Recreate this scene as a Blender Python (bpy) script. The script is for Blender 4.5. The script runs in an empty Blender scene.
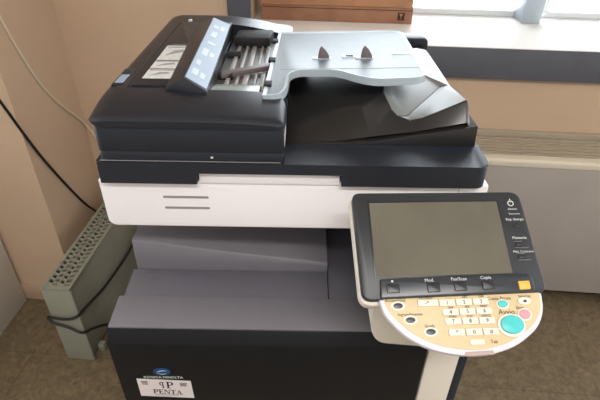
import bpy, bmesh, math
from mathutils import Matrix, Vector

S = bpy.context.scene
COL = S.collection

# ------------------------------------------------------------------ materials
def lin(c):
    out = []
    for v in c:
        v = v / 255.0
        out.append(v / 12.92 if v <= 0.04045 else ((v + 0.055) / 1.055) ** 2.4)
    return (*out, 1.0)

def mat(name, rgb, rough=0.5, metal=0.0, spec=0.5, noise=0.0, nscale=40.0, bump=0.0, bscale=400.0, coat=0.0):
    m = bpy.data.materials.new(name)
    m.use_nodes = True
    nt = m.node_tree
    b = nt.nodes['Principled BSDF']
    b.inputs['Base Color'].default_value = lin(rgb)
    b.inputs['Roughness'].default_value = rough
    b.inputs['Metallic'].default_value = metal
    b.inputs['Specular IOR Level'].default_value = spec
    b.inputs['Coat Weight'].default_value = coat
    tc = nt.nodes.new('ShaderNodeTexCoord')
    if noise:
        n = nt.nodes.new('ShaderNodeTexNoise')
        n.inputs['Scale'].default_value = nscale
        n.inputs['Detail'].default_value = 4
        r = nt.nodes.new('ShaderNodeValToRGB')
        r.color_ramp.elements[0].position = 0.3
        r.color_ramp.elements[1].position = 0.7
        r.color_ramp.elements[0].color = lin([max(0, v * (1 - noise)) for v in rgb])
        r.color_ramp.elements[1].color = lin([min(255, v * (1 + noise)) for v in rgb])
        nt.links.new(tc.outputs['Object'], n.inputs['Vector'])
        nt.links.new(n.outputs['Fac'], r.inputs['Fac'])
        nt.links.new(r.outputs['Color'], b.inputs['Base Color'])
    if bump:
        n2 = nt.nodes.new('ShaderNodeTexNoise')
        n2.inputs['Scale'].default_value = bscale
        bp = nt.nodes.new('ShaderNodeBump')
        bp.inputs['Strength'].default_value = bump
        bp.inputs['Distance'].default_value = 0.001
        nt.links.new(tc.outputs['Object'], n2.inputs['Vector'])
        nt.links.new(n2.outputs['Fac'], bp.inputs['Height'])
        nt.links.new(bp.outputs['Normal'], b.inputs['Normal'])
    return m

M = {}
M['black'] = mat('charcoal_plastic', (32, 36, 44), 0.40, spec=0.4, bump=0.15, bscale=1500)
M['blacktop'] = mat('charcoal_satin_plastic', (29, 32, 39), 0.36, spec=0.4, bump=0.1, bscale=1500)
M['door'] = mat('black_door_plastic', (17, 17, 19), 0.5, spec=0.25, bump=0.1, bscale=1500)
M['traygrey'] = mat('grey_tray_plastic', (106, 103, 108), 0.5, bump=0.1, bscale=1500)
M['traydark'] = mat('dark_grey_tray_plastic', (90, 88, 95), 0.5)
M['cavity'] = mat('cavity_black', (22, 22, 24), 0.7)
M['white'] = mat('warm_white_plastic', (238, 234, 236), 0.45)
M['cream'] = mat('cream_plastic', (214, 206, 192), 0.45)
M['slot'] = mat('slot_grey', (140, 136, 138), 0.6)
M['panelblack'] = mat('panel_black_plastic', (36, 38, 41), 0.4)
M['barblack'] = mat('panel_bar_plastic', (40, 45, 49), 0.3)
M['screen'] = mat('lcd_grey', (98, 93, 80), 0.16, spec=0.4, noise=0.05, nscale=9)
M['keydeck'] = mat('pale_yellow_deck', (208, 186, 144), 0.5)
M['rim'] = mat('lilac_white_rim', (214, 206, 211), 0.45)
M['key'] = mat('white_key', (226, 216, 200), 0.5)
M['teal'] = mat('teal_key', (72, 190, 190), 0.35)
M['pink'] = mat('pink_key', (226, 150, 160), 0.4)
M['orange'] = mat('orange_key', (240, 176, 74), 0.4)
M['navykey'] = mat('dark_oval_key', (60, 62, 74), 0.35)
M['ink'] = mat('ink_dark', (44, 38, 32), 0.7)
M['inkblack'] = mat('ink_black', (25, 22, 22), 0.7)
M['inkpale'] = mat('ink_pale', (206, 208, 206), 0.6)
M['blackkey'] = mat('black_key', (26, 27, 30), 0.35)
M['pinkgrey'] = mat('pink_grey_tag', (176, 152, 146), 0.5)
M['label'] = mat('paper_label', (214, 206, 204), 0.6)
M['guide_label'] = mat('grey_white_label', (196, 196, 192), 0.5, noise=0.06, nscale=120)
M['bluegrey'] = mat('blue_grey_sticker', (140, 156, 174), 0.5)
M['traylight'] = mat('light_grey_tray', (112, 122, 128), 0.45, noise=0.02, nscale=60)
M['trayrim'] = mat('pale_grey_rim', (165, 176, 182), 0.4)
M['fin'] = mat('grey_brown_fin', (108, 98, 98), 0.45)
M['exit'] = mat('exit_plastic_shaded', (34, 32, 31), 0.3)  # same plastic as the wing, darkened to paint in its shade
M['wing'] = mat('exit_plastic_lit', (122, 124, 122), 0.36)  # same plastic again, window reflection painted in as pale grey
M['inlet'] = mat('inlet_grey', (92, 88, 86), 0.4)
M['inletmetal'] = mat('inlet_strip', (150, 148, 144), 0.35)
M['clear'] = mat('pale_green_plastic', (140, 150, 146), 0.25)
M['badge'] = mat('blue_badge', (38, 74, 118), 0.25, metal=0.3)
M['badgelight'] = mat('pale_badge_swirl', (150, 180, 205), 0.3)
M['wall'] = mat('apricot_paint', (202, 175, 148), 0.85, noise=0.015, nscale=3, bump=0.2, bscale=90)
M['ceiling'] = mat('white_ceiling_paint', (236, 230, 220), 0.9, noise=0.01, nscale=4)
M['baseboard'] = mat('beige_baseboard', (176, 152, 128), 0.5, noise=0.04, nscale=8)
M['darktrim'] = mat('dark_grey_trim', (88, 90, 98), 0.5, noise=0.03, nscale=12)
M['sill'] = mat('white_sill', (240, 238, 234), 0.5, noise=0.01, nscale=9)
M['frame'] = mat('white_window_frame', (226, 230, 232), 0.4)
M['post'] = mat('shaded_white_post', (172, 184, 194), 0.45)  # white post, its backlit shade mixed into the colour as blue-grey
M['heater'] = mat('grey_green_enamel', (142, 142, 127), 0.45, noise=0.03, nscale=6)
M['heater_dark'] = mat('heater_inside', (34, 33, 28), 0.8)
M['conv'] = mat('beige_grey_enamel', (166, 158, 150), 0.5, noise=0.02, nscale=4)
M['convlip'] = mat('cream_lip', (214, 204, 184), 0.45)
M['convslat'] = mat('grille_slat', (168, 156, 136), 0.5)
M['cabinet'] = mat('white_laminate', (206, 200, 190), 0.45, noise=0.015, nscale=3)
M['cablew'] = mat('white_cable_jacket', (214, 200, 176), 0.5)
M['cableb'] = mat('black_cable_jacket', (26, 25, 26), 0.45)
M['carton'] = mat('brown_carton', (152, 110, 84), 0.7, noise=0.08, nscale=14)
M['cartonlight'] = mat('light_carton', (176, 128, 94), 0.7, noise=0.06, nscale=14)
M['cartondark'] = mat('carton_gap', (70, 40, 30), 0.9)

# floor: marbled vinyl tiles
fm = bpy.data.materials.new('marbled_vinyl_floor'); fm.use_nodes = True
nt = fm.node_tree; bs = nt.nodes['Principled BSDF']; bs.inputs['Roughness'].default_value = 0.45
geo = nt.nodes.new('ShaderNodeNewGeometry')
mp = nt.nodes.new('ShaderNodeMapping'); mp.inputs['Location'].default_value = (-1.02 + 2.0, -0.39 + 2.0, 0)
nt.links.new(geo.outputs['Position'], mp.inputs['Vector'])
n1 = nt.nodes.new('ShaderNodeTexNoise'); n1.inputs['Scale'].default_value = 38; n1.inputs['Detail'].default_value = 7; n1.inputs['Distortion'].default_value = 1.2
cr = nt.nodes.new('ShaderNodeValToRGB')
cr.color_ramp.elements[0].position = 0.3; cr.color_ramp.elements[0].color = lin((94, 82, 62))
cr.color_ramp.elements[1].position = 0.72; cr.color_ramp.elements[1].color = lin((130, 115, 89))
e = cr.color_ramp.elements.new(0.5); e.color = lin((112, 98, 75))
bk = nt.nodes.new('ShaderNodeTexBrick'); bk.offset = 0.0
bk.inputs['Scale'].default_value = 1.0; bk.inputs['Mortar Size'].default_value = 0.0022
bk.inputs['Brick Width'].default_value = 0.5; bk.inputs['Row Height'].default_value = 0.5
bk.inputs['Color1'].default_value = (1, 1, 1, 1); bk.inputs['Color2'].default_value = (0.95, 0.95, 0.95, 1); bk.inputs['Mortar'].default_value = (0.72, 0.70, 0.68, 1)
mx = nt.nodes.new('ShaderNodeMix'); mx.data_type = 'RGBA'; mx.blend_type = 'MULTIPLY'; mx.inputs['Factor'].default_value = 1.0
nt.links.new(geo.outputs['Position'], n1.inputs['Vector'])
nt.links.new(n1.outputs['Fac'], cr.inputs['Fac'])
nt.links.new(mp.outputs['Vector'], bk.inputs['Vector'])
nt.links.new(cr.outputs['Color'], mx.inputs['A']); nt.links.new(bk.outputs['Color'], mx.inputs['B'])
nt.links.new(mx.outputs['Result'], bs.inputs['Base Color'])
M['floor'] = fm

# window glass: thin, mostly transparent
gm = bpy.data.materials.new('thin_window_glass'); gm.use_nodes = True
nt = gm.node_tree; nt.nodes.remove(nt.nodes['Principled BSDF'])
tr = nt.nodes.new('ShaderNodeBsdfTransparent'); tr.inputs['Color'].default_value = (0.97, 0.985, 0.98, 1)
gl = nt.nodes.new('ShaderNodeBsdfGlossy'); gl.inputs['Roughness'].default_value = 0.02
fr = nt.nodes.new('ShaderNodeFresnel'); fr.inputs['IOR'].default_value = 1.45
ms = nt.nodes.new('ShaderNodeMixShader')
nt.links.new(fr.outputs['Fac'], ms.inputs['Fac']); nt.links.new(tr.outputs[0], ms.inputs[1]); nt.links.new(gl.outputs[0], ms.inputs[2])
nt.links.new(ms.outputs[0], nt.nodes['Material Output'].inputs['Surface'])
M['glass'] = gm

# ------------------------------------------------------------------ mesh helpers
def box(bm, x0, x1, y0, y1, z0, z1, mi=0):
    v = [bm.verts.new((x, y, z)) for z in (z0, z1) for y in (y0, y1) for x in (x0, x1)]
    fs = []
    for q in ((0, 2, 3, 1), (4, 5, 7, 6), (0, 1, 5, 4), (2, 6, 7, 3), (0, 4, 6, 2), (1, 3, 7, 5)):
        f = bm.faces.new([v[i] for i in q]); f.material_index = mi; fs.append(f)
    return fs

def prism(bm, pts, axis, lo, hi, mi=0):
    """polygon pts in the plane normal to axis, extruded lo..hi (axis x: pts=(y,z); y: (x,z); z: (x,y))"""
    def P(p, t):
        return {'x': (t, p[0], p[1]), 'y': (p[0], t, p[1]), 'z': (p[0], p[1], t)}[axis]
    a = [bm.verts.new(P(p, lo)) for p in pts]
    b = [bm.verts.new(P(p, hi)) for p in pts]
    n = len(pts)
    fs = [bm.faces.new(a[::-1]), bm.faces.new(b)]
    for i in range(n):
        fs.append(bm.faces.new((a[i], a[(i + 1) % n], b[(i + 1) % n], b[i])))
    for f in fs: f.material_index = mi
    return fs

def rounded(pts, rad, seg=6):
    """round the corners of a polygon; rad one value or one per corner"""
    n = len(pts); out = []
    for i in range(n):
        r = rad[i] if isinstance(rad, (list, tuple)) else rad
        p = Vector(pts[i]); a = Vector(pts[i - 1]) - p; b = Vector(pts[(i + 1) % n]) - p
        r = min(r, a.length * 0.49, b.length * 0.49)
        if r < 1e-5:
            out.append(tuple(p)); continue
        p0 = p + a.normalized() * r; p1 = p + b.normalized() * r
        for k in range(seg + 1):
            t = k / seg
            q = p0 * (1 - t) ** 2 + p * 2 * t * (1 - t) + p1 * t ** 2
            out.append((q.x, q.y))
    return out

def ellipse(cx, cy, rx, ry, n=28):
    return [(cx + rx * math.cos(2 * math.pi * k / n), cy + ry * math.sin(2 * math.pi * k / n)) for k in range(n)]

def obj(name, bm, mats, parent=None, bevel=0.0, seg=2, sharp=35, kind=None):
    bmesh.ops.recalc_face_normals(bm, faces=bm.faces)
    if bevel:
        es = [e for e in bm.edges if len(e.link_faces) == 2 and e.calc_face_angle(0) > math.radians(28)]
        bmesh.ops.bevel(bm, geom=es, offset=bevel, segments=seg, profile=0.5, affect='EDGES', clamp_overlap=True)
    me = bpy.data.meshes.new(name)
    bm.to_mesh(me); bm.free()
    for p in me.polygons: p.use_smooth = True
    me.set_sharp_from_angle(angle=math.radians(sharp))
    for m in (mats if isinstance(mats, (list, tuple)) else [mats]): me.materials.append(m)
    o = bpy.data.objects.new(name, me); COL.objects.link(o)
    if parent: o.parent = parent
    if kind: o['kind'] = kind
    return o

def empty(name, loc, rz=0.0, parent=None):
    o = bpy.data.objects.new(name, None); COL.objects.link(o)
    o.location = loc; o.rotation_euler = (0, 0, rz); o.empty_display_size = 0.05
    if parent: o.parent = parent
    return o

def tag(o, label, cat, group=None):
    o['label'] = label; o['category'] = cat
    if group: o['group'] = group
    return o

def tube(name, pts, r, m, parent=None, sub=8, n=10):
    P = [Vector(p) for p in pts]
    path = []
    for i in range(len(P) - 1):
        p0 = P[max(i - 1, 0)]; p1 = P[i]; p2 = P[i + 1]; p3 = P[min(i + 2, len(P) - 1)]
        for k in range(sub):
            t = k / sub
            path.append(0.5 * ((2 * p1) + (p2 - p0) * t + (2 * p0 - 5 * p1 + 4 * p2 - p3) * t * t + (3 * p1 - p0 - 3 * p2 + p3) * t ** 3))
    path.append(P[-1])
    bm = bmesh.new(); rings = []
    up = Vector((0.13, 0.27, 0.95)).normalized()
    for i, p in enumerate(path):
        d = (path[min(i + 1, len(path) - 1)] - path[max(i - 1, 0)]).normalized()
        s = d.cross(up)
        if s.length < 1e-3: s = d.orthogonal()
        s.normalize(); u = s.cross(d).normalized(); up = u
        rings.append([bm.verts.new(p + (s * math.cos(2 * math.pi * k / n) + u * math.sin(2 * math.pi * k / n)) * r) for k in range(n)])
    for a, b in zip(rings, rings[1:]):
        for k in range(n):
            bm.faces.new((a[k], a[(k + 1) % n], b[(k + 1) % n], b[k]))
    bm.faces.new(rings[0][::-1]); bm.faces.new(rings[-1])
    return obj(name, bm, m, parent)

def text(name, s, size, m, parent, mtx, depth=0.0002, squeeze=1.0, align='CENTER'):
    cu = bpy.data.curves.new(name, 'FONT'); cu.body = s; cu.size = size
    cu.align_x = align; cu.align_y = 'CENTER'; cu.extrude = depth; cu.resolution_u = 2
    t = bpy.data.objects.new(name + '_curve', cu); COL.objects.link(t)
    dg = bpy.context.evaluated_depsgraph_get()
    me = bpy.data.meshes.new_from_object(t.evaluated_get(dg))
    bpy.data.objects.remove(t, do_unlink=True); bpy.data.curves.remove(cu)
    me.transform(Matrix.Diagonal((squeeze, 1, 1, 1)))
    me.transform(mtx); me.name = name
    me.materials.clear(); me.materials.append(m)
    o = bpy.data.objects.new(name, me); COL.objects.link(o); o.parent = parent
    return o

def XZ(x, y, z):       # text facing -y
    return Matrix.Translation((x, y, z)) @ Matrix.Rotation(math.radians(90), 4, 'X')
def XY(x, y, z, rz=0):
    return Matrix.Translation((x, y, z)) @ Matrix.Rotation(rz, 4, 'Z')

# ------------------------------------------------------------------ the setting
def struct(name, bm, m, parent=None, bevel=0.0):
    return obj(name, bm, m, parent, bevel=bevel, kind='structure')

bm = bmesh.new(); box(bm, -3.2, 3.6, -3.2, 1.55, -0.1, 0.0); struct('floor', bm, M['floor'])
bm = bmesh.new(); box(bm, -3.2, 3.6, -3.2, 1.55, 2.8, 2.9); struct('ceiling', bm, M['ceiling'])
YB = 1.03; YW = 1.45; WX0 = -0.27; WX1 = 2.6; ZS = 0.978; ZL = 2.25
bm = bmesh.new()
box(bm, -0.93, 3.6, YB, 1.55, 0.0, 0.87)
box(bm, -0.93, WX0, YB, 1.55, 0.87, 2.8)
box(bm, WX1, 3.6, YB, 1.55, 0.87, 2.8)
box(bm, WX0, WX1, YB, 1.55, ZL, 2.8)
box(bm, WX0, WX1, YB, 1.55, 0.87, 0.93)
struct('wall_back', bm, M['wall'])
bm = bmesh.new(); box(bm, -3.2, -0.93, 0.655, 1.55, 0.0, 2.8); struct('wall_left', bm, M['wall'])
bm = bmesh.new()
box(bm, -1.9, -0.922, 0.645, 0.655, 0.0, 0.075); box(bm, -0.93, -0.922, 0.655, YB, 0.0, 0.075)
struct('baseboard_left', bm, M['baseboard'], bevel=0.002)
bm = bmesh.new(); box(bm, -0.922, 1.9, YB - 0.008, YB, 0.0, 0.075)
struct('baseboard_back', bm, M['baseboard'], bevel=0.002)
# dark band under the sill, dark jamb, white sill
bm = bmesh.new(); box(bm, -0.315, WX1 + 0.05, YB - 0.022, YB, 0.868, ZS - 0.0035); struct('trim_1', bm, M['darktrim'], bevel=0.002)
bm = bmesh.new(); box(bm, -0.315, -0.236, YB - 0.02, YB, ZS + 0.0, ZL + 0.05); struct('trim_2', bm, M['darktrim'], bevel=0.002)
bm = bmesh.new(); box(bm, WX0, WX1, YB - 0.0225, YW + 0.06, ZS - 0.0034, ZS); struct('trim_3', bm, M['sill'], bevel=0.002)
# window: frame, sashes, post, panes
win = empty('window_1', (0.8, YW, ZS)); win['kind'] = 'structure'
ox, oy, oz = win.location
def wbox(bm, x0, x1, y0, y1, z0, z1): box(bm, x0 - ox, x1 - ox, y0 - oy, y1 - oy, z0 - oz, z1 - oz)
def sash(x0, x1):
    bm = bmesh.new(); w = 0.035
    wbox(bm, x0, x1, YW, YW + 0.05, ZS + 0.0, ZS + 0.022); wbox(bm, x0, x1, YW, YW + 0.05, ZL - 0.05, ZL)
    wbox(bm, x0, x0 + w, YW, YW + 0.05, ZS + 0.022, ZL - 0.05); wbox(bm, x1 - w, x1, YW, YW + 0.05, ZS + 0.022, ZL - 0.05)
    struct('sash_frame', bm, M['frame'], win, bevel=0.003)
    bm = bmesh.new(); wbox(bm, x0 + w, x1 - w, YW + 0.022, YW + 0.026, ZS + 0.022, ZL - 0.05)
    struct('pane', bm, M['glass'], win)
sash(WX0, 0.815); sash(0.868, 1.9); sash(1.94, WX1)
for x0, x1 in ((0.772, 0.845), (1.88, 1.95)):
    bm = bmesh.new(); wbox(bm, x0, x1, 1.345, YW - 0.001, ZS, ZL); struct('mullion', bm, M['post'], win, bevel=0.004)

# ------------------------------------------------------------------ photocopier
K = empty('photocopier', (0, 0, 0), math.radians(4))
tag(K, 'large black and white office photocopier with tilted touch screen control panel', 'photocopier')

# cabinet body
bm = bmesh.new()
box(bm, -0.322, 0.328, -0.05, 0.56, 0.02, 0.765)
struct_body = obj('cabinet_body', bm, M['door'], K, bevel=0.006)
bm = bmesh.new()
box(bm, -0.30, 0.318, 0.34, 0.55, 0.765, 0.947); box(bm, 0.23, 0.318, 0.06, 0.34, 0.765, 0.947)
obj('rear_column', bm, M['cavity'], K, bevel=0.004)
# front door with a rounded top ledge
bm = bmesh.new()
prof = [(-0.05, 0.53), (-0.093, 0.53), (-0.095, 0.744), (-0.0925, 0.751), (-0.080, 0.7745), (-0.05, 0.7755)]
prism(bm, prof, 'x', -0.334, 0.247)
door = obj('front_door', bm, M['door'], K, bevel=0.0018)
for z0, z1 in ((0.37, 0.52), (0.21, 0.36), (0.05, 0.20)):
    bm = bmesh.new(); box(bm, -0.33, 0.247, -0.092, -0.05, z0, z1)
    dr = obj('paper_drawer', bm, M['white'], K, bevel=0.004)
    bm = bmesh.new(); box(bm, -0.11, 0.03, -0.0935, -0.09, z1 - 0.035, z1 - 0.008)
    obj('drawer_grip', bm, M['slot'], dr, bevel=0.001)
# cream corner post on the right, dark side skin behind it
bm = bmesh.new(); box(bm, 0.250, 0.311, -0.091, -0.05, 0.05, 0.775); obj('corner_post', bm, M['cream'], K, bevel=0.004)
bm = bmesh.new(); box(bm, 0.3115, 0.329, -0.086, -0.05, 0.05, 0.765); obj('side_skin', bm, M['black'], K, bevel=0.003)

# badge, maker's lettering and dealer's sticker on the door
bm = bmesh.new(); prism(bm, ellipse(-0.246, 0.671, 0.017, 0.0105), 'y', -0.0962, -0.093); bd = obj('round_badge', bm, M['badge'], door, bevel=0.0006)
bm = bmesh.new()
prism(bm, [(-0.257, 0.670), (-0.250, 0.675), (-0.243, 0.677), (-0.236, 0.674), (-0.243, 0.6745), (-0.250, 0.672)], 'y', -0.0966, -0.0955)
prism(bm, [(-0.256, 0.6665), (-0.246, 0.6655), (-0.237, 0.667), (-0.246, 0.6635)], 'y', -0.0966, -0.0955)
obj('badge_swirl', bm, M['badgelight'], door)
text('maker_lettering', 'KONICA MINOLTA', 0.0088, M['inkpale'], door, XZ(-0.246, -0.0953, 0.6535))
bm = bmesh.new()
prism(bm, [(-0.299, 0.647), (-0.195, 0.642), (-0.194, 0.587), (-0.299, 0.592)], 'y', -0.0946, -0.093); st = obj('dealer_sticker', bm, M['label'], door)
# serif capitals built from strokes in a unit-high box
def serif_strokes(ch):
    T, t, h = 0.17, 0.07, 0.06
    def ser(x0, x1, z): return [(x0, z), (x1, z), (x1, z + h), (x0, z + h)]
    def bar(x0, x1, z0, z1): return [(x0, z0), (x1, z0), (x1, z1), (x0, z1)]
    if ch == 'P':
        out = [bar(0.08, 0.08 + T, 0, 1), ser(0, 0.36, 0), ser(0, 0.25, 0.94)]
        n = 12
        for k in range(n):
            a0 = -math.pi / 2 + math.pi * k / n; a1 = -math.pi / 2 + math.pi * (k + 1) / n
            out.append([(0.36 + 0.30 * math.cos(a0), 0.72 + 0.28 * math.sin(a0)), (0.36 + 0.30 * math.cos(a1), 0.72 + 0.28 * math.sin(a1)),
                        (0.36 + 0.13 * math.cos(a1), 0.72 + 0.21 * math.sin(a1)), (0.36 + 0.13 * math.cos(a0), 0.72 + 0.21 * math.sin(a0))])
        return out + [bar(0.25, 0.36, 0.93, 1), bar(0.25, 0.36, 0.44, 0.51)], 0.70
    if ch == 'E':
        return [bar(0.08, 0.08 + T, 0, 1), bar(0, 0.62, 0, t), bar(0, 0.60, 1 - t, 1), bar(0.25, 0.46, 0.49, 0.49 + t), bar(0.555, 0.62, 0.07, 0.24), bar(0.54, 0.60, 0.78, 0.93), bar(0.41, 0.46, 0.42, 0.63)], 0.68
    if ch == 'N':
        return [bar(0.09, 0.09 + t, 0, 1), ser(0, 0.25, 0), ser(0, 0.20, 0.94), [(0.10, 1), (0.30, 1), (0.72, 0), (0.60, 0)], bar(0.66, 0.66 + t, 0, 1), ser(0.56, 0.82, 0.94)], 0.86
    if ch == 'T':
        return [bar(0.26, 0.26 + T, 0, 1), ser(0.16, 0.53, 0), bar(0, 0.69, 1 - t, 1), bar(0, 0.055, 0.76, 0.94), bar(0.635, 0.69, 0.76, 0.94)], 0.72
    return [[(0.10, 0), (0.17, 0), (0.40, 0.86), (0.36, 1)], [(0.36, 1), (0.44, 1), (0.73, 0), (0.54, 0)], bar(0.19, 0.58, 0.30, 0.36), ser(0.0, 0.28, 0), ser(0.44, 0.82, 0)], 0.82
tl = math.radians(-2.8)
def serif(name, word, x, z, h, wide=1.0, mirror=False):
    for ch in word:
        st_, adv = serif_strokes(ch)
        bm = bmesh.new()
        for k, poly in enumerate(st_):
            q = []
            for u, v in poly:
                uu = (adv - u if mirror else u) * h * wide; vv = v * h
                q.append((x + uu * math.cos(tl) - vv * math.sin(tl) * 0.5, z + vv + uu * math.sin(tl)))
            prism(bm, q, 'y', -0.09490 - 0.000004 * k, -0.0945)
        obj(name, bm, M['inkblack'], door)
        x += adv * h * wide * math.cos(tl); z += adv * h * wide * math.sin(tl)
serif('sticker_letter', 'PENTA', -0.2725, 0.6010, 0.0135, 1.12)
serif('sticker_monogram', 'P', -0.2445, 0.6185, 0.0205, 1.05)
serif('sticker_monogram', 'P', -0.2580, 0.6190, 0.0190, 0.72, True)
def print_line(x0, x1, z0, z1):
    bm = bmesh.new(); box(bm, x0, x1, -0.0949, -0.0946, z0, z1); obj('printed_line', bm, M['ink'], door)
for k in range(3):
    print_line(-0.292 + 0.001 * k, -0.279, 0.6375 - k * 0.004, 0.6395 - k * 0.004)
    print_line(-0.217, -0.203 - 0.0015 * (k % 2), 0.634 - k * 0.004, 0.636 - k * 0.004)
print_line(-0.270, -0.224, 0.5955, 0.5965)

# output tray (inner finisher tray)
bm = bmesh.new()
prism(bm, [(-0.078, 0.764), (-0.080, 0.7775), (-0.010, 0.786), (-0.010, 0.764)], 'x', -0.332, 0.262)
tray = obj('output_tray', bm, M['traygrey'], K, bevel=0.0025)
bm = bmesh.new()
prism(bm, [(-0.0095, 0.7655), (-0.0095, 0.7825), (0.0585, 0.7905), (0.0585, 0.7655)], 'x', -0.323, 0.068)
for k in range(7):
    box(bm, -0.318, 0.064, -0.003 + 0.009 * k, -0.0005 + 0.009 * k, 0.7815 + k * 0.00105, 0.7834 + k * 0.00105)
obj('ribbed_strip', bm, M['traydark'], tray, bevel=0.001)
bm = bmesh.new()
prism(bm, [(-0.0095, 0.7655), (-0.0095, 0.781), (0.1, 0.790), (0.33, 0.795), (0.33, 0.7655)], 'x', 0.0695, 0.235)
obj('tray_floor', bm, M['traydark'], tray, bevel=0.001)
# wedge that climbs to the left
bm = bmesh.new()
xs = [-0.315, -0.295, -0.26, -0.20, -0.13, -0.06, 0.0, 0.04, 0.068]
zt = [0.862, 0.8605, 0.856, 0.846, 0.836, 0.827, 0.820, 0.815, 0.811]
fb, ft, fk, fm_, bt, bb = [], [], [], [], [], []
for x, z in zip(xs, zt):
    zmid = 0.791 + (z - 0.791) * (0.35 if x < -0.2 else 0.35 + 0.4 * (x + 0.2) / 0.27)
    fb.append(bm.verts.new((x, 0.0595, 0.785))); fm_.append(bm.verts.new((x, 0.060, zmid)))
    ft.append(bm.verts.new((x, 0.062, z - 0.0025))); fk.append(bm.verts.new((x, 0.065, z))); bt.append(bm.verts.new((x, 0.335, z + 0.012))); bb.append(bm.verts.new((x, 0.335, 0.7655)))
for i in range(len(xs) - 1):
    for a, b in ((fb, fm_), (fm_, ft), (ft, fk), (fk, bt), (bt, bb), (bb, fb)):
        bm.faces.new((a[i], a[i + 1], b[i + 1], b[i]))
bm.faces.new([l[0] for l in (fb, fm_, ft, fk, bt, bb)]); bm.faces.new([l[-1] for l in (bb, bt, fk, ft, fm_, fb)])
obj('sloped_stacker', bm, M['traygrey'], tray, sharp=60)
bm = bmesh.new(); prism(bm, ellipse(-0.288, 0.052, 0.010, 0.0035, 16), 'z', 0.789, 0.7905); obj('tray_dimple', bm, M['traydark'], tray)

# scanner housing (white strip)
bm = bmesh.new()
prism(bm, rounded([(-0.319, 0.946), (0.319, 0.946), (0.319, 1.040), (-0.319, 1.040)], [0.016, 0.016, 0.004, 0.004]), 'y', 0.0, 0.555)
sc = obj('scanner_housing', bm, M['white'], K, bevel=0.005, seg=3)
bm = bmesh.new(); prism(bm, rounded([(-0.152, 1.0385), (0.0745, 1.0385), (0.0745, 1.0615), (-0.152, 1.0615)], [0, 0, 0.004, 0.004]), 'y', -0.004, 0.02)
obj('grip_tab', bm, M['white'], sc, bevel=0.001)
for z in (1.008, 0.9862):
    bm = bmesh.new(); prism(bm, rounded([(-0.217, z - 0.0023), (-0.141, z - 0.0023), (-0.141, z + 0.0023), (-0.217, z + 0.0023)], 0.002), 'y', -0.0004, 0.002)
    obj('vent_slot', bm, M['slot'], sc)
bm = bmesh.new(); box(bm, 0.2705, 0.2715, -0.0004, 0.001, 0.95, 1.038); obj('housing_seam', bm, M['slot'], sc)

# platen cover (black base plate with a grip notch)
bm = bmesh.new()
out = rounded([(-0.309, 0.006), (0.309, 0.006), (0.309, 0.55), (-0.309, 0.55)], [0.0, 0.0, 0.01, 0.01])
prism(bm, rounded([(-0.309, -0.014), (0.309, -0.014), (0.309, 0.55), (-0.309, 0.55)], [0.004, 0.022, 0.01, 0.01], 8), 'z', 1.0625, 1.0815)
es = [e for e in bm.edges if all(v.co.z > 1.08 for v in e.verts)]
bmesh.ops.bevel(bm, geom=es, offset=0.0035, segments=3, profile=0.5, affect='EDGES', clamp_overlap=True)
prism(bm, rounded([(-0.309, -0.014), (-0.154, -0.014), (-0.154, 0.06), (-0.309, 0.06)], [0.004, 0.002, 0, 0]), 'z', 1.0425, 1.0625)
prism(bm, rounded([(0.0765, -0.014), (0.309, -0.014), (0.309, 0.55), (0.0765, 0.55)], [0.002, 0.022, 0.01, 0], 8), 'z', 1.0425, 1.0625)
prism(bm, [(-0.309, 0.06), (0.0765, 0.06), (0.0765, 0.55), (-0.309, 0.55)], 'z', 1.0425, 1.0625)
plate = obj('platen_cover', bm, M['black'], K)

# ---- document feeder
bm = bmesh.new()
prism(bm, rounded([(-0.303, -0.013), (-0.0145, -0.013), (-0.0145, 0.562), (-0.303, 0.562)], [0.016, 0.006, 0.03, 0.01]), 'z', 1.081, 1.1)
prism(bm, rounded([(-0.303, -0.013), (-0.0145, -0.013), (-0.0145, 0.064), (-0.15, 0.064), (-0.15, 0.47), (-0.0145, 0.47), (-0.0145, 0.562), (-0.303, 0.562)], [0.016, 0.006, 0.0, 0, 0, 0, 0.02, 0.03]), 'z', 1.1, 1.1425)
fd = obj('document_feeder', bm, M['black'], K, bevel=0.001)
bm = bmesh.new(); box(bm, -0.301, -0.02, -0.0136, -0.0125, 1.0835, 1.0846)
obj('feeder_seam', bm, M['slot'], fd)
bm = bmesh.new(); prism(bm, ellipse(-0.126, 1.0915, 0.0022, 0.0018, 12), 'y', -0.0138, -0.0128); obj('indicator_dot', bm, M['inkpale'], fd)
bm = bmesh.new(); box(bm, -0.0146, -0.0138, 0.0, 0.05, 1.105, 1.125); obj('spec_sticker', bm, M['label'], fd)

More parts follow.
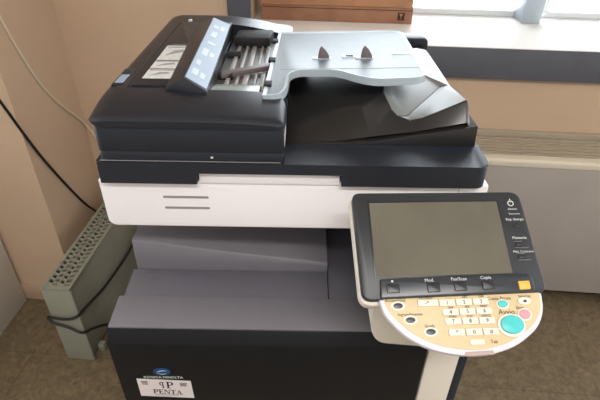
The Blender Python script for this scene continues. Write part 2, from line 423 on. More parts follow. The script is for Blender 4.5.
# top shell: a height field shaped like a C around the inlet
def shell(name, m, parent):
    nx, ny = 60, 112
    X0, X1, Y0, Y1 = -0.308, -0.0125, -0.0185, 0.575
    bm = bmesh.new(); V = {}
    def zf(x, y):
        z = 1.170
        d = (x - X0) / 0.036
        if d < 1: z -= 0.015 * (1 - math.sqrt(max(0, 1 - (1 - d) ** 2)))
        d = (y - Y0) / 0.095
        if d < 1: z -= 0.013 * (1 - d) ** 2
        d = (y - Y0) / 0.010
        if d < 1: z -= 0.004 * (1 - math.sqrt(max(0, 1 - (1 - d) ** 2)))
        d = (Y1 - y) / 0.05
        if d < 1: z -= 0.010 * (1 - d) ** 2
        d = (X1 - x) / 0.012
        if d < 1: z -= 0.010 * (1 - math.sqrt(max(0, 1 - (1 - d) ** 2)))
        if y > 0.4 and x > -0.2: z -= 0.024 * min(1, ((x + 0.2) / 0.17)) ** 2
        if y < 0.2 and x > -0.13: z -= 0.006 * ((x + 0.13) / 0.117) ** 2
        return z
    def lim(y):
        def c(d, r): return r - math.sqrt(max(0, r * r - (r - d) ** 2)) if d < r else 0
        l = X0 + c(y - Y0, 0.020) + c(Y1 - y, 0.06)
        r = X1 - c(y - Y0, 0.010) - c(Y1 - y, 0.04)
        if 0.0 < y < 0.0655: r -= c(0.0655 - y, 0.035)
        return l, r
    ysl = [Y0 + (Y1 - Y0) * j / ny for j in range(ny + 1)]
    # refine so the inlet borders fall on rows
    j0 = min(range(ny + 1), key=lambda j: abs(ysl[j] - 0.065)); j1 = min(range(ny + 1), key=lambda j: abs(ysl[j] - 0.47))
    i0 = int(nx * (-0.147 - X0) / (X1 - X0))
    for j, y in enumerate(ysl):
        l, r = lim(y)
        for i in range(nx + 1):
            x = l + (r - l) * i / nx
            V[i, j] = bm.verts.new((x, y, zf(x, y)))
    for j in range(ny):
        for i in range(nx):
            if i >= i0 and j0 <= j < j1: continue
            bm.faces.new((V[i, j], V[i + 1, j], V[i + 1, j + 1], V[i, j + 1]))
    bmesh.ops.delete(bm, geom=[v for v in bm.verts if not v.link_faces], context='VERTS')
    be = [e for e in bm.edges if e.is_boundary]
    r = bmesh.ops.extrude_edge_only(bm, edges=be)
    nv = [g for g in r['geom'] if isinstance(g, bmesh.types.BMVert)]
    for v in nv:
        v.co.z = 1.1435
        if v.co.x < -0.28: v.co.x += 0.0035
    bmesh.ops.contextual_create(bm, geom=[g for g in r['geom'] if isinstance(g, bmesh.types.BMEdge) and g.is_boundary])
    return obj(name, bm, m, parent, sharp=40)
sh = shell('feeder_shell', M['blacktop'], K)

# jam access cover flap on the shell
bm = bmesh.new(); prism(bm, rounded([(-0.264, 0.076), (-0.150, 0.076), (-0.150, 0.468), (-0.264, 0.468)], 0.004), 'z', 1.1695, 1.1728)
flap = obj('access_cover', bm, M['blacktop'], K, bevel=0.0012)
bm = bmesh.new()   # dark groove around the flap
box(bm, -0.2685, -0.2655, 0.074, 0.47, 1.1695, 1.1704); box(bm, -0.268, -0.15, 0.0715, 0.0745, 1.169, 1.1702)
obj('cover_groove', bm, M['cavity'], flap)
for y0, y1, n in ((0.104, 0.148, 0), (0.153, 0.193, 1), (0.198, 0.284, 2)):
    bm = bmesh.new(); box(bm, -0.253, -0.204, y0, y1, 1.1727, 1.1732)
    ym = (y0 + y1) / 2; h = (y1 - y0)
    p = [(-0.244, ym - h * 0.2), (-0.232, ym + h * 0.15), (-0.216, ym + h * 0.22), (-0.214, ym + h * 0.05), (-0.228, ym - h * 0.05)]
    prism(bm, p, 'z', 1.1731, 1.1735, 1)
    box(bm, -0.25, -0.208, y1 - h * 0.14, y1 - h * 0.08, 1.1731, 1.1735, 1)
    obj('instruction_label', bm, [M['guide_label'], M['slot']], flap)
bm = bmesh.new(); box(bm, -0.247, -0.204, 0.286, 0.296, 1.1727, 1.1733); obj('cover_tab', bm, M['traydark'], flap)
# lifted guide lever with a blue-grey sticker
bm = bmesh.new()
A = [(-0.205, 0.062, 1.1725), (-0.176, 0.070, 1.188), (-0.137, 0.050, 1.1735), (-0.137, 0.052, 1.150), (-0.205, 0.062, 1.165)]
B = [(-0.226, 0.425, 1.1725), (-0.190, 0.455, 1.183), (-0.151, 0.450, 1.172), (-0.151, 0.450, 1.150), (-0.226, 0.425, 1.165)]
pa, pb, pc = Vector(A[1]), Vector(A[2]), Vector(B[2]); pn_ = (pb - pa).cross(pc - pa)
B[1] = (B[1][0], B[1][1], pa.z - (pn_.x * (B[1][0] - pa.x) + pn_.y * (B[1][1] - pa.y)) / pn_.z)
va = [bm.verts.new(p) for p in A]; vb = [bm.verts.new(p) for p in B]
bm.faces.new(va); bm.faces.new(vb[::-1])
for i in range(5): bm.faces.new((va[i], vb[i], vb[(i + 1) % 5], va[(i + 1) % 5]))
lev = obj('guide_lever', bm, M['blacktop'], K, bevel=0.001)
a, b, c, d = Vector(A[1]), Vector(A[2]), Vector(B[2]), Vector(B[1])
nn = (b - a).cross(d - a).normalized()
if nn.z < 0: nn = -nn
def onlev(s, t, h): return (a * (1 - s) * (1 - t) + b * s * (1 - t) + c * s * t + d * (1 - s) * t) + nn * h
def levpatch(bm, s0, s1, t0, t1, h0, h1, mi=0):
    lo = [bm.verts.new(onlev(s, t, h0)) for s, t in ((s0, t0), (s1, t0), (s1, t1), (s0, t1))]
    hi = [bm.verts.new(onlev(s, t, h1)) for s, t in ((s0, t0), (s1, t0), (s1, t1), (s0, t1))]
    fs = [bm.faces.new(lo[::-1]), bm.faces.new(hi)] + [bm.faces.new((lo[i], lo[(i + 1) % 4], hi[(i + 1) % 4], hi[i])) for i in range(4)]
    for f in fs: f.material_index = mi
bm = bmesh.new(); levpatch(bm, 0.06, 0.97, 0.015, 0.985, 0.0, 0.0012)
for t0, t1, s0, s1 in ((0.08, 0.15, 0.2, 0.45), (0.08, 0.14, 0.55, 0.75), (0.2, 0.26, 0.2, 0.4), (0.34, 0.44, 0.25, 0.5), (0.36, 0.42, 0.6, 0.78), (0.52, 0.56, 0.3, 0.65), (0.64, 0.74, 0.3, 0.55), (0.8, 0.86, 0.25, 0.5), (0.8, 0.88, 0.6, 0.8)):
    levpatch(bm, s0, s1, t0, t1, 0.0012, 0.0015, 1)
obj('lever_sticker', bm, [M['bluegrey'], M['trayrim']], lev)
# release latch recess on the shell's left edge
bm = bmesh.new(); box(bm, -0.2975, -0.2785, 0.082, 0.158, 1.160, 1.1700); lat = obj('release_latch', bm, M['cavity'], K, bevel=0.001)
bm = bmesh.new(); box(bm, -0.2945, -0.2805, 0.090, 0.128, 1.1695, 1.1706); obj('latch_lens', bm, M['bluegrey'], lat, bevel=0.001)
bm = bmesh.new()
box(bm, -0.252, -0.244, 0.478, 0.486, 1.169, 1.174); obj('cover_pin', bm, M['inkpale'], K, bevel=0.001)

# inlet bed with pale guide strips
bm = bmesh.new(); box(bm, -0.1485, -0.050, 0.066, 0.468, 1.1, 1.135); bed = obj('inlet_bed', bm, M['inlet'], K, bevel=0.001)
for x0, x1 in ((-0.130, -0.122), (-0.1115, -0.106), (-0.098, -0.088), (-0.078, -0.073), (-0.066, -0.058)):
    bm = bmesh.new(); box(bm, x0, x1, 0.13, 0.42, 1.1345, 1.1395); obj('feed_strip', bm, M['inletmetal'], bed, bevel=0.001)
bm = bmesh.new(); prism(bm, [(0.067, 1.1355), (0.067, 1.1630), (0.100, 1.1625), (0.128, 1.156), (0.128, 1.1355)], 'x', -0.138, -0.058); obj('side_deflector', bm, M['clear'], bed, bevel=0.002)
bm = bmesh.new(); prism(bm, [(-0.138, 0.196), (-0.052, 0.246), (-0.052, 0.268), (-0.138, 0.214)], 'z', 1.139, 1.149); obj('width_guide', bm, M['fin'], bed, bevel=0.002)
bm = bmesh.new(); prism(bm, [(-0.137, 0.40), (-0.06, 0.40), (-0.055, 0.4675), (-0.137, 0.4675)], 'z', 1.135, 1.158); obj('rear_guide', bm, M['cavity'], bed, bevel=0.004)
for y in (0.21, 0.335):
    bm = bmesh.new(); prism(bm, ellipse(0, 0, 0.008, 0.008, 16), 'x', -0.145, -0.118)
    bmesh.ops.translate(bm, verts=bm.verts, vec=(0, y, 1.14)); obj('feed_roller', bm, M['cavity'], bed)

# document tray
TP = [(-0.050, 0.042), (-0.022, 0.046), (-0.012, 0.075), (-0.010, 0.138), (0.002, 0.157), (0.070, 0.157), (0.108, 0.122), (0.135, 0.107), (0.222, 0.114), (0.224, 0.398), (-0.040, 0.396)]
TR = [0.004, 0.014, 0.02, 0.014, 0.014, 0.022, 0.022, 0.03, 0.03, 0.03, 0.004]
bm = bmesh.new()
fs = prism(bm, rounded(TP, TR), 'z', 1.1585, 1.1715)
for f in fs: f.material_index = 1
bmesh.ops.recalc_face_normals(bm, faces=bm.faces)
r = bmesh.ops.inset_region(bm, faces=[fs[1]], thickness=0.006, depth=0.0)
fs[1].material_index = 0
bmesh.ops.translate(bm, verts=fs[1].verts, vec=(0, 0, -0.0015))
for v in bm.verts: v.co.z += (v.co.x + 0.05) * 0.03
dt = obj('document_tray', bm, [M['traylight'], M['trayrim']], K, sharp=30)
def tz(x): return 1.170 + (x + 0.05) * 0.03
bm = bmesh.new()
for x0, x1, y0, y1 in ((-0.031, -0.0295, 0.07, 0.385), (-0.028, 0.215, 0.1635, 0.165)):
    prism(bm, [(x0, tz(x0) - 0.001), (x1, tz(x1) - 0.001), (x1, tz(x1) + 0.0003), (x0, tz(x0) + 0.0003)], 'y', y0, y1)
obj('tray_seam', bm, M['slot'], dt)
for y in (0.091, 0.211, 0.329):
    bm = bmesh.new(); box(bm, -0.0505, -0.038, y - 0.010, y + 0.010, tz(-0.04) - 0.001, tz(-0.04) + 0.004); obj('tray_roller', bm, M['cavity'], dt, bevel=0.001)
for x in (0.049, 0.128):
    bm = bmesh.new(); box(bm, x - 0.019, x + 0.017, 0.214, 0.230, tz(x) - 0.002, tz(x) + 0.0008); sl = obj('fin_slot', bm, M['trayrim'], dt, bevel=0.0003)
    bm = bmesh.new(); prism(bm, [(x - 0.009, tz(x)), (x + 0.013, tz(x)), (x + 0.010, tz(x) + 0.008), (x + 0.004, tz(x) + 0.017), (x - 0.002, tz(x) + 0.0225), (x - 0.006, tz(x) + 0.018), (x - 0.008, tz(x) + 0.009)], 'y', 0.2185, 0.2255)
    obj('paper_fin', bm, M['fin'], dt, bevel=0.001)
bm = bmesh.new(); box(bm, 0.085, 0.113, 0.222, 0.240, tz(0.1) - 0.002, tz(0.1) + 0.0008); obj('sensor_frame', bm, M['trayrim'], dt)
bm = bmesh.new(); box(bm, 0.0925, 0.106, 0.227, 0.236, tz(0.1), tz(0.1) + 0.0012); obj('sensor_slot', bm, M['cavity'], dt)
bm = bmesh.new(); box(bm, 0.180, 0.216, 0.239, 0.250, tz(0.2) - 0.002, tz(0.2) + 0.0008); obj('size_mark', bm, M['white'], dt)
# neck that carries the tray at its rear left
bm = bmesh.new(); box(bm, -0.046, 0.02, 0.30, 0.392, 1.10, 1.159); obj('tray_neck', bm, M['exit'], K, bevel=0.002)

# exit tray: low left bed rising into a scoop, window sheen painted paler on the wing
bm = bmesh.new()
prism(bm, [(-0.013, 1.0812), (0.302, 1.0812), (0.300, 1.118), (0.143, 1.0885), (0.068, 1.083), (-0.013, 1.083)], 'y', 0.056, 0.5)
obj('exit_base', bm, M['exit'], K, bevel=0.0015)
bm = bmesh.new()
P = dict(a0=(-.013, .062, 1.0825), a1=(.068, .062, 1.084), a2=(.128, .064, 1.093), a3=(.2, .064, 1.103), a4=(.284, .064, 1.121),
         b0=(-.013, .13, 1.098), b1=(.051, .13, 1.111), b2=(.114, .104, 1.128), r0=(.151, .13, 1.145),
         r1=(.163, .11, 1.125), r2=(.18, .10, 1.1135), r3=(.197, .090, 1.112), r4=(.219, .085, 1.12), r5=(.282, .080, 1.154),
         E=(.195, .108, 1.1110), Mm=(.173, .140, 1.130), M2=(.166, .23, 1.150), C1=(.270, .20, 1.130), C2=(.283, .19, 1.137), N=(.236, .25, 1.140), W3=(.278, .30, 1.126),
         W1=(.272, .44, 1.129), W2=(.298, .46, 1.119), L=(-.013, .48, 1.105), s4=(.302, .064, 1.0815), s5=(.302, .5, 1.0815))
V = {k: bm.verts.new(v) for k, v in P.items()}
def F(s, mi=0):
    f = bm.faces.new([V[k] for k in s.split()]); f.material_index = mi
for s in ('a0 a1 b1 b0', 'a1 a2 b2 b1', 'b1 b2 r0', 'a2 r1 r0 b2', 'a2 r2 r1', 'a2 a3 r3 r2', 'a3 r4 r3', 'a3 a4 r5 r4', 'b0 b1 r0 M2 L', 'L M2 N W1'): F(s)
for s in ('r0 r1 E Mm', 'r1 r2 E', 'r2 r3 E', 'r0 Mm M2', 'Mm E C1 N M2', 'r3 r4 E', 'r4 r5 C1 E', 'r5 C2 C1', 'N C1 C2 W3', 'N W3 W2 W1'): F(s, 1)
for s in ('a4 s4 r5', 'r5 s4 s5 W3 C2', 's5 W2 W3'): F(s, 1)
ex = obj('exit_tray', bm, [M['exit'], M['wing']], K, bevel=0.0022, seg=3, sharp=35)
bm = bmesh.new(); prism(bm, rounded([(0.243, 1.0815), (0.312, 1.0815), (0.312, 1.134), (0.243, 1.134)], [0, 0, 0.014, 0.006]), 'y', 0.502, 0.548); obj('rear_hinge', bm, M['black'], K, bevel=0.003)

# ---- control panel on its arm
bm = bmesh.new()
prism(bm, rounded([(0.128, 0.98), (0.130, 0.835), (0.145, 0.803), (0.318, 0.786), (0.318, 0.98)], [0.01, 0.03, 0.02, 0.004, 0.01]), 'y', -0.128, 0.0)
obj('panel_arm', bm, M['cream'], K, bevel=0.006)
t_, a_ = math.radians(31.2), math.radians(3.18)
PM = Matrix.Translation((0.2050, -0.1368, 1.0399)) @ Matrix.Rotation(a_, 4, 'Z') @ Matrix.Rotation(t_, 4, 'X')
def shape(name, pts, w0, w1, m, parent, bevel=0.0):
    bm = bmesh.new(); prism(bm, pts, 'z', w0, w1); return obj(name, bm, m, parent, bevel=bevel)
hous = rounded([(-0.1135, -0.0855), (0.1355, -0.0805), (0.1290, 0.0685), (-0.1165, 0.0705)], [0.014, 0.012, 0.016, 0.012], 8)
pn = shape('control_panel', hous, -0.014, 0.0, M['panelblack'], K, 0.0022); pn.matrix_local = PM
back = rounded([(-0.1155, -0.0905), (0.1365, -0.0830), (0.1300, 0.0680), (-0.1185, 0.0700)], [0.018, 0.012, 0.016, 0.012], 8)
shape('backing_shell', back, -0.034, -0.0142, M['cream'], pn, 0.004)
# screen with a thin dark frame
shape('screen_frame', [(-0.0955, -0.0560), (0.0955, -0.0545), (0.0950, 0.0555), (-0.0955, 0.0560)], -0.001, 0.0006, M['blackkey'], pn, 0.0004)
shape('screen', [(-0.0930, -0.0550), (0.0930, -0.0535), (0.0925, 0.0530), (-0.0930, 0.0535)], 0.0, 0.0010, M['screen'], pn)
shape('key_bar', rounded([(-0.0910, -0.0842), (0.1175, -0.0795), (0.1175, -0.0545), (-0.0890, -0.0580)], [0.003, 0.003, 0.012, 0.003]), -0.004, 0.0045, M['barblack'], pn, 0.0018)
for u, v in ((-0.0733, -0.0713), (-0.0193, -0.0716), (0.0170, -0.0708), (0.0549, -0.0695)):
    shape('bar_button', rounded([(u - 0.0085, v - 0.0065), (u + 0.0085, v - 0.0062), (u + 0.0085, v + 0.0062), (u - 0.0085, v + 0.0060)], 0.0015), 0.003, 0.0062, M['blackkey'], pn, 0.0008)
shape('orange_button', rounded([(0.0955, -0.0775), (0.1105, -0.0770), (0.1105, -0.0655), (0.0955, -0.0660)], 0.0015), 0.003, 0.0068, M['orange'], pn, 0.001)
for s, u, v in (('Mod.', -0.0235, -0.0617), ('Fax/Scan', 0.0165, -0.0608), ('Copia', 0.0530, -0.0598)):
    text('printed_word', s, 0.0062, M['inkpale'], pn, XY(u, v, 0.0046))
bm = bmesh.new(); prism(bm, ellipse(-0.0735, -0.0618, 0.0016, 0.0016, 12), 'z', 0.0044, 0.0050); obj('indicator_light', bm, M['inkpale'], pn)

# keypad deck
rimp = rounded([(-0.0925, -0.080), (-0.0915, -0.0860), (-0.0870, -0.104), (-0.0655, -0.1310), (-0.034, -0.1495), (0.004, -0.1580), (0.038, -0.1590), (0.080, -0.1490), (0.1135, -0.1255), (0.1260, -0.1050), (0.1285, -0.080)], [0, 0.004, 0.02, 0.03, 0.03, 0.03, 0.03, 0.03, 0.02, 0.02, 0], 5)
shape('keypad_tray', rimp, -0.0135, -0.0022, M['rim'], pn, 0.0028)
deck = rounded([(-0.0870, -0.079), (-0.0858, -0.0860), (-0.0805, -0.1010), (-0.0600, -0.1245), (-0.031, -0.1425), (0.006, -0.1505), (0.036, -0.1515), (0.076, -0.1425), (0.1085, -0.1210), (0.1215, -0.1035), (0.1245, -0.079)], [0, 0.004, 0.02, 0.03, 0.03, 0.03, 0.03, 0.03, 0.02, 0.02, 0], 5)
shape('keypad_deck', deck, -0.005, -0.0012, M['keydeck'], pn, 0.0004)
W0 = -0.0013
for u, v in ((-0.0683, -0.0935), (-0.0542, -0.1122), (-0.0298, -0.1277)):
    shape('oval_bezel', ellipse(u, v, 0.0096, 0.0060), W0, 0.0002, M['key'], pn)
    shape('oval_button', ellipse(u, v, 0.0062, 0.0036), W0, 0.0016, M['navykey'], pn, 0.0006)
def keyrow(u0, v0, du, dv, glyphs, wide=None):
    for k, g in enumerate(glyphs):
        u = u0 + du * k; v = v0 + dv * k
        hw = 0.0102
        shape('number_key', rounded([(u - hw, v - 0.0043), (u + hw, v - 0.0043), (u + hw, v + 0.0043), (u - hw, v + 0.0043)], 0.001), W0, 0.0016, M['key'], pn, 0.0005)
        text('key_digit', g, 0.0072, M['inkblack'], pn, XY(u, v - 0.0003, 0.0017))
shape('access_key', rounded([(-0.0420, -0.0952), (-0.0150, -0.0950), (-0.0150, -0.0866), (-0.0415, -0.0866)], 0.001), W0, 0.0016, M['key'], pn, 0.0005)
text('key_digit', '-*', 0.0075, M['inkblack'], pn, XY(-0.030, -0.0912, 0.0017))
keyrow(-0.0032, -0.0911, 0.0226, 0.0003, '123')
keyrow(-0.0005, -0.1034, 0.0224, 0.0003, '456')
keyrow(0.0010, -0.1153, 0.0224, 0.0, '789')
keyrow(0.0035, -0.1293, 0.0224, 0.0, '*0#')
shape('tab_key', rounded([(0.0185, -0.1455), (0.0370, -0.1452), (0.0370, -0.1385), (0.0185, -0.1388)], 0.001), W0, 0.0014, M['key'], pn, 0.0005)
shape('grip_tag', [(0.0100, -0.1585), (0.0485, -0.1575), (0.0470, -0.1525), (0.0110, -0.1535)], -0.006, -0.0012, M['pinkgrey'], pn, 0.0004)
# round keys on the right
shape('start_bezel', ellipse(0.0770, -0.1222, 0.0185, 0.0150, 36), W0, 0.0008, M['key'], pn, 0.0005)
shape('start_button', ellipse(0.0770, -0.1217, 0.0150, 0.0118, 36), W0, 0.0050, M['teal'], pn, 0.0014)
shape('oval_bezel', ellipse(0.0708, -0.0948, 0.0085, 0.0064), W0, 0.0002, M['key'], pn)
shape('proof_button', ellipse(0.0708, -0.0945, 0.0064, 0.0046), W0, 0.0025, M['teal'], pn, 0.0008)
shape('oval_bezel', ellipse(0.0975, -0.1090, 0.0094, 0.0084), W0, 0.0004, M['key'], pn)
shape('stop_button', ellipse(0.0972, -0.1086, 0.0070, 0.0062), W0, 0.0028, M['pink'], pn, 0.0008)
shape('oval_bezel', ellipse(0.1010, -0.0912, 0.0090, 0.0050), W0, 0.0004, M['key'], pn)
shape('interrupt_button', ellipse(0.1015, -0.0915, 0.0022, 0.0016, 16), W0, 0.0014, M['navykey'], pn)
for s, u, v, sz in (('Accessibilità', -0.0710, -0.0862, 0.0056), ('Ingrandimento', -0.0535, -0.1048, 0.0056), ('Guida', -0.0300, -0.1203, 0.0056),
                    ('Accesso', -0.0300, -0.0838, 0.0054), ('ABC', 0.0225, -0.0838, 0.0042), ('DEF', 0.0445, -0.0835, 0.0042),
                    ('GHI', 0.001, -0.0972, 0.0042), ('JKL', 0.0235, -0.0968, 0.0042), ('MNO', 0.0455, -0.0966, 0.0042),
                    ('PQRS', 0.002, -0.1093, 0.0042), ('TUV', 0.0245, -0.1092, 0.0042), ('WXYZ', 0.0465, -0.1092, 0.0042),
                    ('Copia Prova', 0.0680, -0.0868, 0.0064), ('Interruz.', 0.1035, -0.0848, 0.0050), ('Stop', 0.0935, -0.0995, 0.0058), ('Avvio', 0.0745, -0.1050, 0.0095), ('Tab', 0.0505, -0.1420, 0.0062)):
    text('printed_word', s, sz, M['ink'], pn, XY(u, v, -0.0011))
# right column of the black housing
bm = bmesh.new()
n = 20
for k in range(n):
    a0 = math.radians(110 + 320 * k / n); a1 = math.radians(110 + 320 * (k + 1) / n)
    q = [(0.1130 + r * math.cos(t), 0.0500 + r * math.sin(t)) for r, t in ((0.0033, a0), (0.0045, a0), (0.0045, a1), (0.0033, a1))]
    prism(bm, q, 'z', -0.0003, 0.0004)
box(bm, 0.1124, 0.1136, 0.0515, 0.0570, -0.0003, 0.0004)
obj('power_symbol', bm, M['inkpale'], pn)
for s, u, v, sz in (('Aliment.', 0.1140, 0.0410, 0.0042), ('Risp. Energia', 0.1135, 0.0250, 0.0050), ('Memoria', 0.1142, -0.0030, 0.0056), ('Max. Contrasto', 0.1155, -0.0230, 0.0046)):
    text('printed_word', s, sz, M['inkpale'], pn, XY(u, v, 0.0002))
bm = bmesh.new(); box(bm, 0.108, 0.123, 0.0330, 0.0336, -0.0002, 0.0003); box(bm, 0.1075, 0.108, 0.0330, 0.0352, -0.0002, 0.0003); obj('hairline_mark', bm, M['inkpale'], pn)
shape('energy_button', ellipse(0.1142, 0.0158, 0.0042, 0.0032), -0.001, 0.0012, M['blackkey'], pn, 0.0006)
for v in (-0.0125, -0.0305):
    shape('side_button', rounded([(0.1070, v - 0.0028), (0.1180, v - 0.0028), (0.1180, v + 0.0028), (0.1070, v + 0.0028)], 0.001), -0.001, 0.0012, M['blackkey'], pn, 0.0006)
    bm = bmesh.new(); box(bm, 0.1055, 0.1165, v + 0.0042, v + 0.0047, -0.0002, 0.0003); box(bm, 0.1055, 0.1240, v - 0.0048, v - 0.0043, -0.0002, 0.0003); obj('hairline_mark', bm, M['slot'], pn)

# ------------------------------------------------------------------ heaters
# left: low free-standing convector along the left wall
H = empty('convector_heater', (-0.796, 0.384, 0)); tag(H, 'low grey-green convector heater with perforated top along the left wall', 'heater')
def hb(bm, x0, x1, y0, y1, z0, z1): box(bm, x0 + 0.796, x1 + 0.796, y0 - 0.384, y1 - 0.384, z0, z1)
bm = bmesh.new()
prism(bm, rounded([(-0.042, 0.0), (0.046, 0.0), (0.046, 0.60), (-0.042, 0.60)], [0.012, 0.006, 0.004, 0.004]), 'z', 0.012, 0.338)
hc = obj('heater_casing', bm, M['heater'], H, bevel=0.003)
bm = bmesh.new(); hb(bm, -0.844, -0.744, 0.378, 0.392, 0.0, 0.338); hb(bm, -0.757, -0.7475, 0.3785, 0.388, 0.02, 0.352)
obj('end_panel', bm, M['heater'], H, bevel=0.004)
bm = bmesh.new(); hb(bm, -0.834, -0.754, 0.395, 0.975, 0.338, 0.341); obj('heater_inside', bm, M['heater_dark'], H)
# perforated grille: frame with slanted bars between the slots
bm = bmesh.new()
hb(bm, -0.842, -0.832, 0.384, 0.985, 0.338, 0.350); hb(bm, -0.757, -0.7465, 0.384, 0.985, 0.338, 0.351)
hb(bm, -0.833, -0.757, 0.380, 0.397, 0.338, 0.350); hb(bm, -0.833, -0.757, 0.973, 0.985, 0.338, 0.350)
for x in (-0.8135, -0.7950, -0.7765): hb(bm, x - 0.0022, x + 0.0022, 0.39, 0.98, 0.339, 0.3495)
for c in range(4):
    xa = -0.832 + c * 0.0186
    for k in range(25):
        y = 0.402 + k * 0.0228
        sk = 0.007 if c % 2 else -0.007
        prism(bm, [(xa + 0.796, y - 0.384), (xa + 0.0186 + 0.796, y + sk - 0.384), (xa + 0.0186 + 0.796, y + sk + 0.009 - 0.384), (xa + 0.796, y + 0.009 - 0.384)], 'z', 0.340, 0.349)
obj('top_grille', bm, M['heater'], H)
for y in (0.43, 0.93):
    bm = bmesh.new(); hb(bm, -0.746, -0.722, y - 0.012, y + 0.012, 0.0, 0.035); obj('heater_foot', bm, M['heater'], H, bevel=0.004)

# right: long convector cover under the window
R = empty('radiator_cover', (1.2, 0.93, 0)); tag(R, 'long beige-grey radiator cover with slatted top under the window', 'radiator')
def rb(bm, x0, x1, y0, y1, z0, z1): box(bm, x0 - 1.2, x1 - 1.2, y0 - 0.93, y1 - 0.93, z0, z1)
bm = bmesh.new()
rb(bm, 0.34, 2.3, 0.832, 0.850, 0.055, 0.628); rb(bm, 0.34, 2.3, 1.010, 1.022, 0.055, 0.645); rb(bm, 0.34, 0.355, 0.85, 1.01, 0.055, 0.640); rb(bm, 2.285, 2.3, 0.85, 1.01, 0.055, 0.640)
rb(bm, 0.355, 2.285, 0.85, 1.01, 0.10, 0.11)
obj('cover_panel', bm, M['conv'], R, bevel=0.002)
bm = bmesh.new()
prism(bm, rounded([(0.829 - 0.93, 0.626), (0.868 - 0.93, 0.626), (0.868 - 0.93, 0.652), (0.829 - 0.93, 0.652)], [0.002, 0.002, 0.002, 0.014]), 'x', 0.338 - 1.2, 2.302 - 1.2)
rb(bm, 0.612, 0.6135, 0.8285, 0.830, 0.63, 0.645)
obj('front_lip', bm, M['convlip'], R)
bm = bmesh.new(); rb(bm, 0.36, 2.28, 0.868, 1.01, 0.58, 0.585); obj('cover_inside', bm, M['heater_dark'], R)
for k in range(6):
    y = 0.876 + k * 0.0235
    bm = bmesh.new(); rb(bm, 0.342, 2.298, y, y + 0.017, 0.634, 0.650); obj('grille_slat', bm, M['convslat'], R, bevel=0.002)
bm = bmesh.new(); rb(bm, 0.338, 2.302, 1.014, 1.0285, 0.63, 0.672); obj('rear_lip', bm, M['convslat'], R, bevel=0.002)
for x in (0.42, 1.215, 2.2):
    bm = bmesh.new(); rb(bm, x, x + 0.06, 0.80, 0.93, 0.0, 0.055); obj('cover_foot', bm, M['conv'], R, bevel=0.003)

# ------------------------------------------------------------------ white cabinet at the left
Cb = empty('storage_cabinet', (-1.40, 0.37, 0)); tag(Cb, 'plain white cabinet at the left edge, side panel facing the room', 'cabinet')
bm = bmesh.new(); box(bm, -0.257, 0.257, -0.265, 0.268, 0.0, 0.75); obj('carcass', bm, M['cabinet'], Cb, bevel=0.003)
for x0, x1 in ((-0.255, -0.002), (0.002, 0.255)):
    bm = bmesh.new(); box(bm, x0, x1, -0.284, -0.266, 0.05, 0.745); d = obj('cabinet_door', bm, M['cabinet'], Cb, bevel=0.002)
    xk = -0.03 if x0 < -0.1 else 0.03
    bm = bmesh.new(); prism(bm, ellipse(xk, 0.45, 0.012, 0.012, 20), 'y', -0.305, -0.284); obj('knob', bm, M['slot'], d, bevel=0.003)

# ------------------------------------------------------------------ cables
tag(tube('telephone_cable', [(-0.926, 0.66, 1.32), (-0.926, 0.695, 1.19), (-0.926, 0.728, 1.087), (-0.926, 0.768, 0.971), (-0.926, 0.822, 0.853), (-0.926, 0.900, 0.747), (-0.926, 0.972, 0.672), (-0.921, 1.012, 0.622), (-0.903, 1.0250, 0.572), (-0.875, 1.0250, 0.505), (-0.86, 1.0250, 0.40), (-0.858, 1.0180, 0.10)], 0.0042, M['cablew']),
    'thin white cable running diagonally down the left wall', 'cable')
tag(tube('network_cable', [(-0.94, 0.575, 0.99), (-0.93, 0.61, 0.885), (-0.9245, 0.652, 0.763), (-0.9245, 0.70, 0.65), (-0.9245, 0.752, 0.545), (-0.925, 0.809, 0.439), (-0.922, 0.87, 0.33), (-0.905, 0.92, 0.24), (-0.893, 0.96, 0.10), (-0.89, 0.97, 0.01)], 0.0046, M['cableb']),
    'black cable hanging down the left wall, dropping behind the low heater', 'cable')
tag(tube('power_cord', [(-0.70, 0.985, 0.008), (-0.735, 0.96, 0.11), (-0.738, 0.90, 0.192), (-0.738, 0.83, 0.176), (-0.738, 0.75, 0.172), (-0.738, 0.64, 0.182), (-0.738, 0.53, 0.200), (-0.738, 0.425, 0.232), (-0.748, 0.370, 0.236), (-0.790, 0.369, 0.221), (-0.838, 0.368, 0.226), (-0.852, 0.375, 0.218), (-0.838, 0.368, 0.202), (-0.79, 0.369, 0.182), (-0.748, 0.370, 0.158), (-0.736, 0.41, 0.134), (-0.728, 0.47, 0.085), (-0.70, 0.54, 0.022), (-0.64, 0.60, 0.006), (-0.52, 0.63, 0.006)], 0.0046, M['cableb']),
    'black power cord looped around the end of the low heater', 'cord')

# ------------------------------------------------------------------ cartons on the sill
def carton(name, z0, z1, label, dx, m):
    c = empty(name, (0.05 + dx, 1.35, z0)); tag(c, label, 'box', 'cartons on the window sill')
    bm = bmesh.new(); box(bm, -0.290, 0.290, -0.078, 0.078, 0.0, z1 - z0); obj('carton_body', bm, m, c, bevel=0.003)
    bm = bmesh.new(); box(bm, -0.286, 0.286, -0.0792, -0.0775, z1 - z0 - 0.010, z1 - z0 - 0.0075); obj('flap_line', bm, M['cartondark'], c)
    return c
c1 = carton('cardboard_carton', ZS, 1.036, 'brown cardboard carton lying directly on the white window sill', 0.0, M['carton'])
bm = bmesh.new(); box(bm, 0.234, 0.260, -0.0786, -0.0775, 0.014, 0.042); mk = obj('printed_symbol', bm, M['cartondark'], c1)
bm = bmesh.new()
prism(bm, [(0.2400, 0.038), (0.2540, 0.038), (0.2505, 0.030), (0.2478, 0.028), (0.2478, 0.021), (0.2520, 0.019), (0.2420, 0.019), (0.2462, 0.021), (0.2462, 0.028), (0.2435, 0.030)], 'y', -0.0790, -0.0785)
obj('symbol_glass', bm, M['cartonlight'], mk)
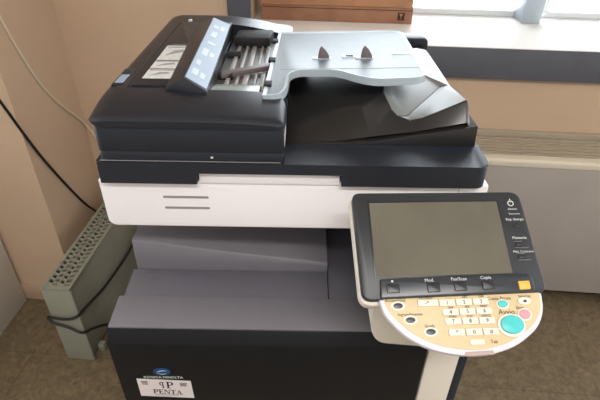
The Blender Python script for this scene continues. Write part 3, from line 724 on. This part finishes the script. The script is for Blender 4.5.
carton('cardboard_carton', 1.0365, 1.15, 'lighter brown cardboard carton stacked on top of another carton', -0.003, M['cartonlight'])

# ------------------------------------------------------------------ light
w = bpy.data.worlds.new('World'); S.world = w; w.use_nodes = True
nt = w.node_tree; bg = nt.nodes['Background']
tc = nt.nodes.new('ShaderNodeTexCoord'); sx = nt.nodes.new('ShaderNodeSeparateXYZ')
rp = nt.nodes.new('ShaderNodeValToRGB')
rp.color_ramp.elements[0].position = 0.42; rp.color_ramp.elements[0].color = (0.62, 0.60, 0.59, 1)
rp.color_ramp.elements[1].position = 0.58; rp.color_ramp.elements[1].color = (6.6, 7.0, 7.6, 1)
mr = nt.nodes.new('ShaderNodeMapRange'); mr.inputs['From Min'].default_value = -1; mr.inputs['From Max'].default_value = 1
nt.links.new(tc.outputs['Generated'], sx.inputs[0]); nt.links.new(sx.outputs['Y'], mr.inputs['Value'])
nt.links.new(mr.outputs['Result'], rp.inputs['Fac']); nt.links.new(rp.outputs['Color'], bg.inputs['Color'])
bg.inputs['Strength'].default_value = 1.0

def area(name, loc, size, energy, col, rot=(0, 0, 0)):
    l = bpy.data.lights.new(name, 'AREA'); l.shape = 'RECTANGLE'; l.size, l.size_y = size; l.energy = energy; l.color = col
    o = bpy.data.objects.new(name, l); COL.objects.link(o); o.location = loc; o.rotation_euler = rot
    return o
area('ceiling_light', (0.35, -1.5, 2.74), (1.2, 0.25), 38, (1.0, 0.96, 0.93))
sun = bpy.data.lights.new('sun', 'SUN'); sun.energy = 13.0; sun.angle = math.radians(1); sun.color = (1.0, 0.98, 0.95)
so = bpy.data.objects.new('sun', sun); COL.objects.link(so); so.rotation_euler = (math.radians(-20), 0, math.radians(8))

# ------------------------------------------------------------------ camera
cam = bpy.data.cameras.new('camera'); co = bpy.data.objects.new('camera', cam); COL.objects.link(co)
cam.sensor_width = 36; cam.lens = 36 * 480 / 600; cam.clip_start = 0.02
co.matrix_world = (Matrix.Translation((0.0571, -0.6583, 1.4581)) @ Matrix.Rotation(math.radians(4), 4, 'Z')
                   @ Matrix.Rotation(math.radians(90 - 34.4), 4, 'X') @ Matrix.Rotation(math.radians(0.9), 4, 'Z'))
S.camera = co
S.view_settings.view_transform = 'Standard'; S.view_settings.look = 'None'
S.view_settings.exposure = 0.15; S.view_settings.gamma = 1.0; S.view_settings.use_curve_mapping = False
S.cycles.use_denoising = True
S.cycles.max_bounces = 8
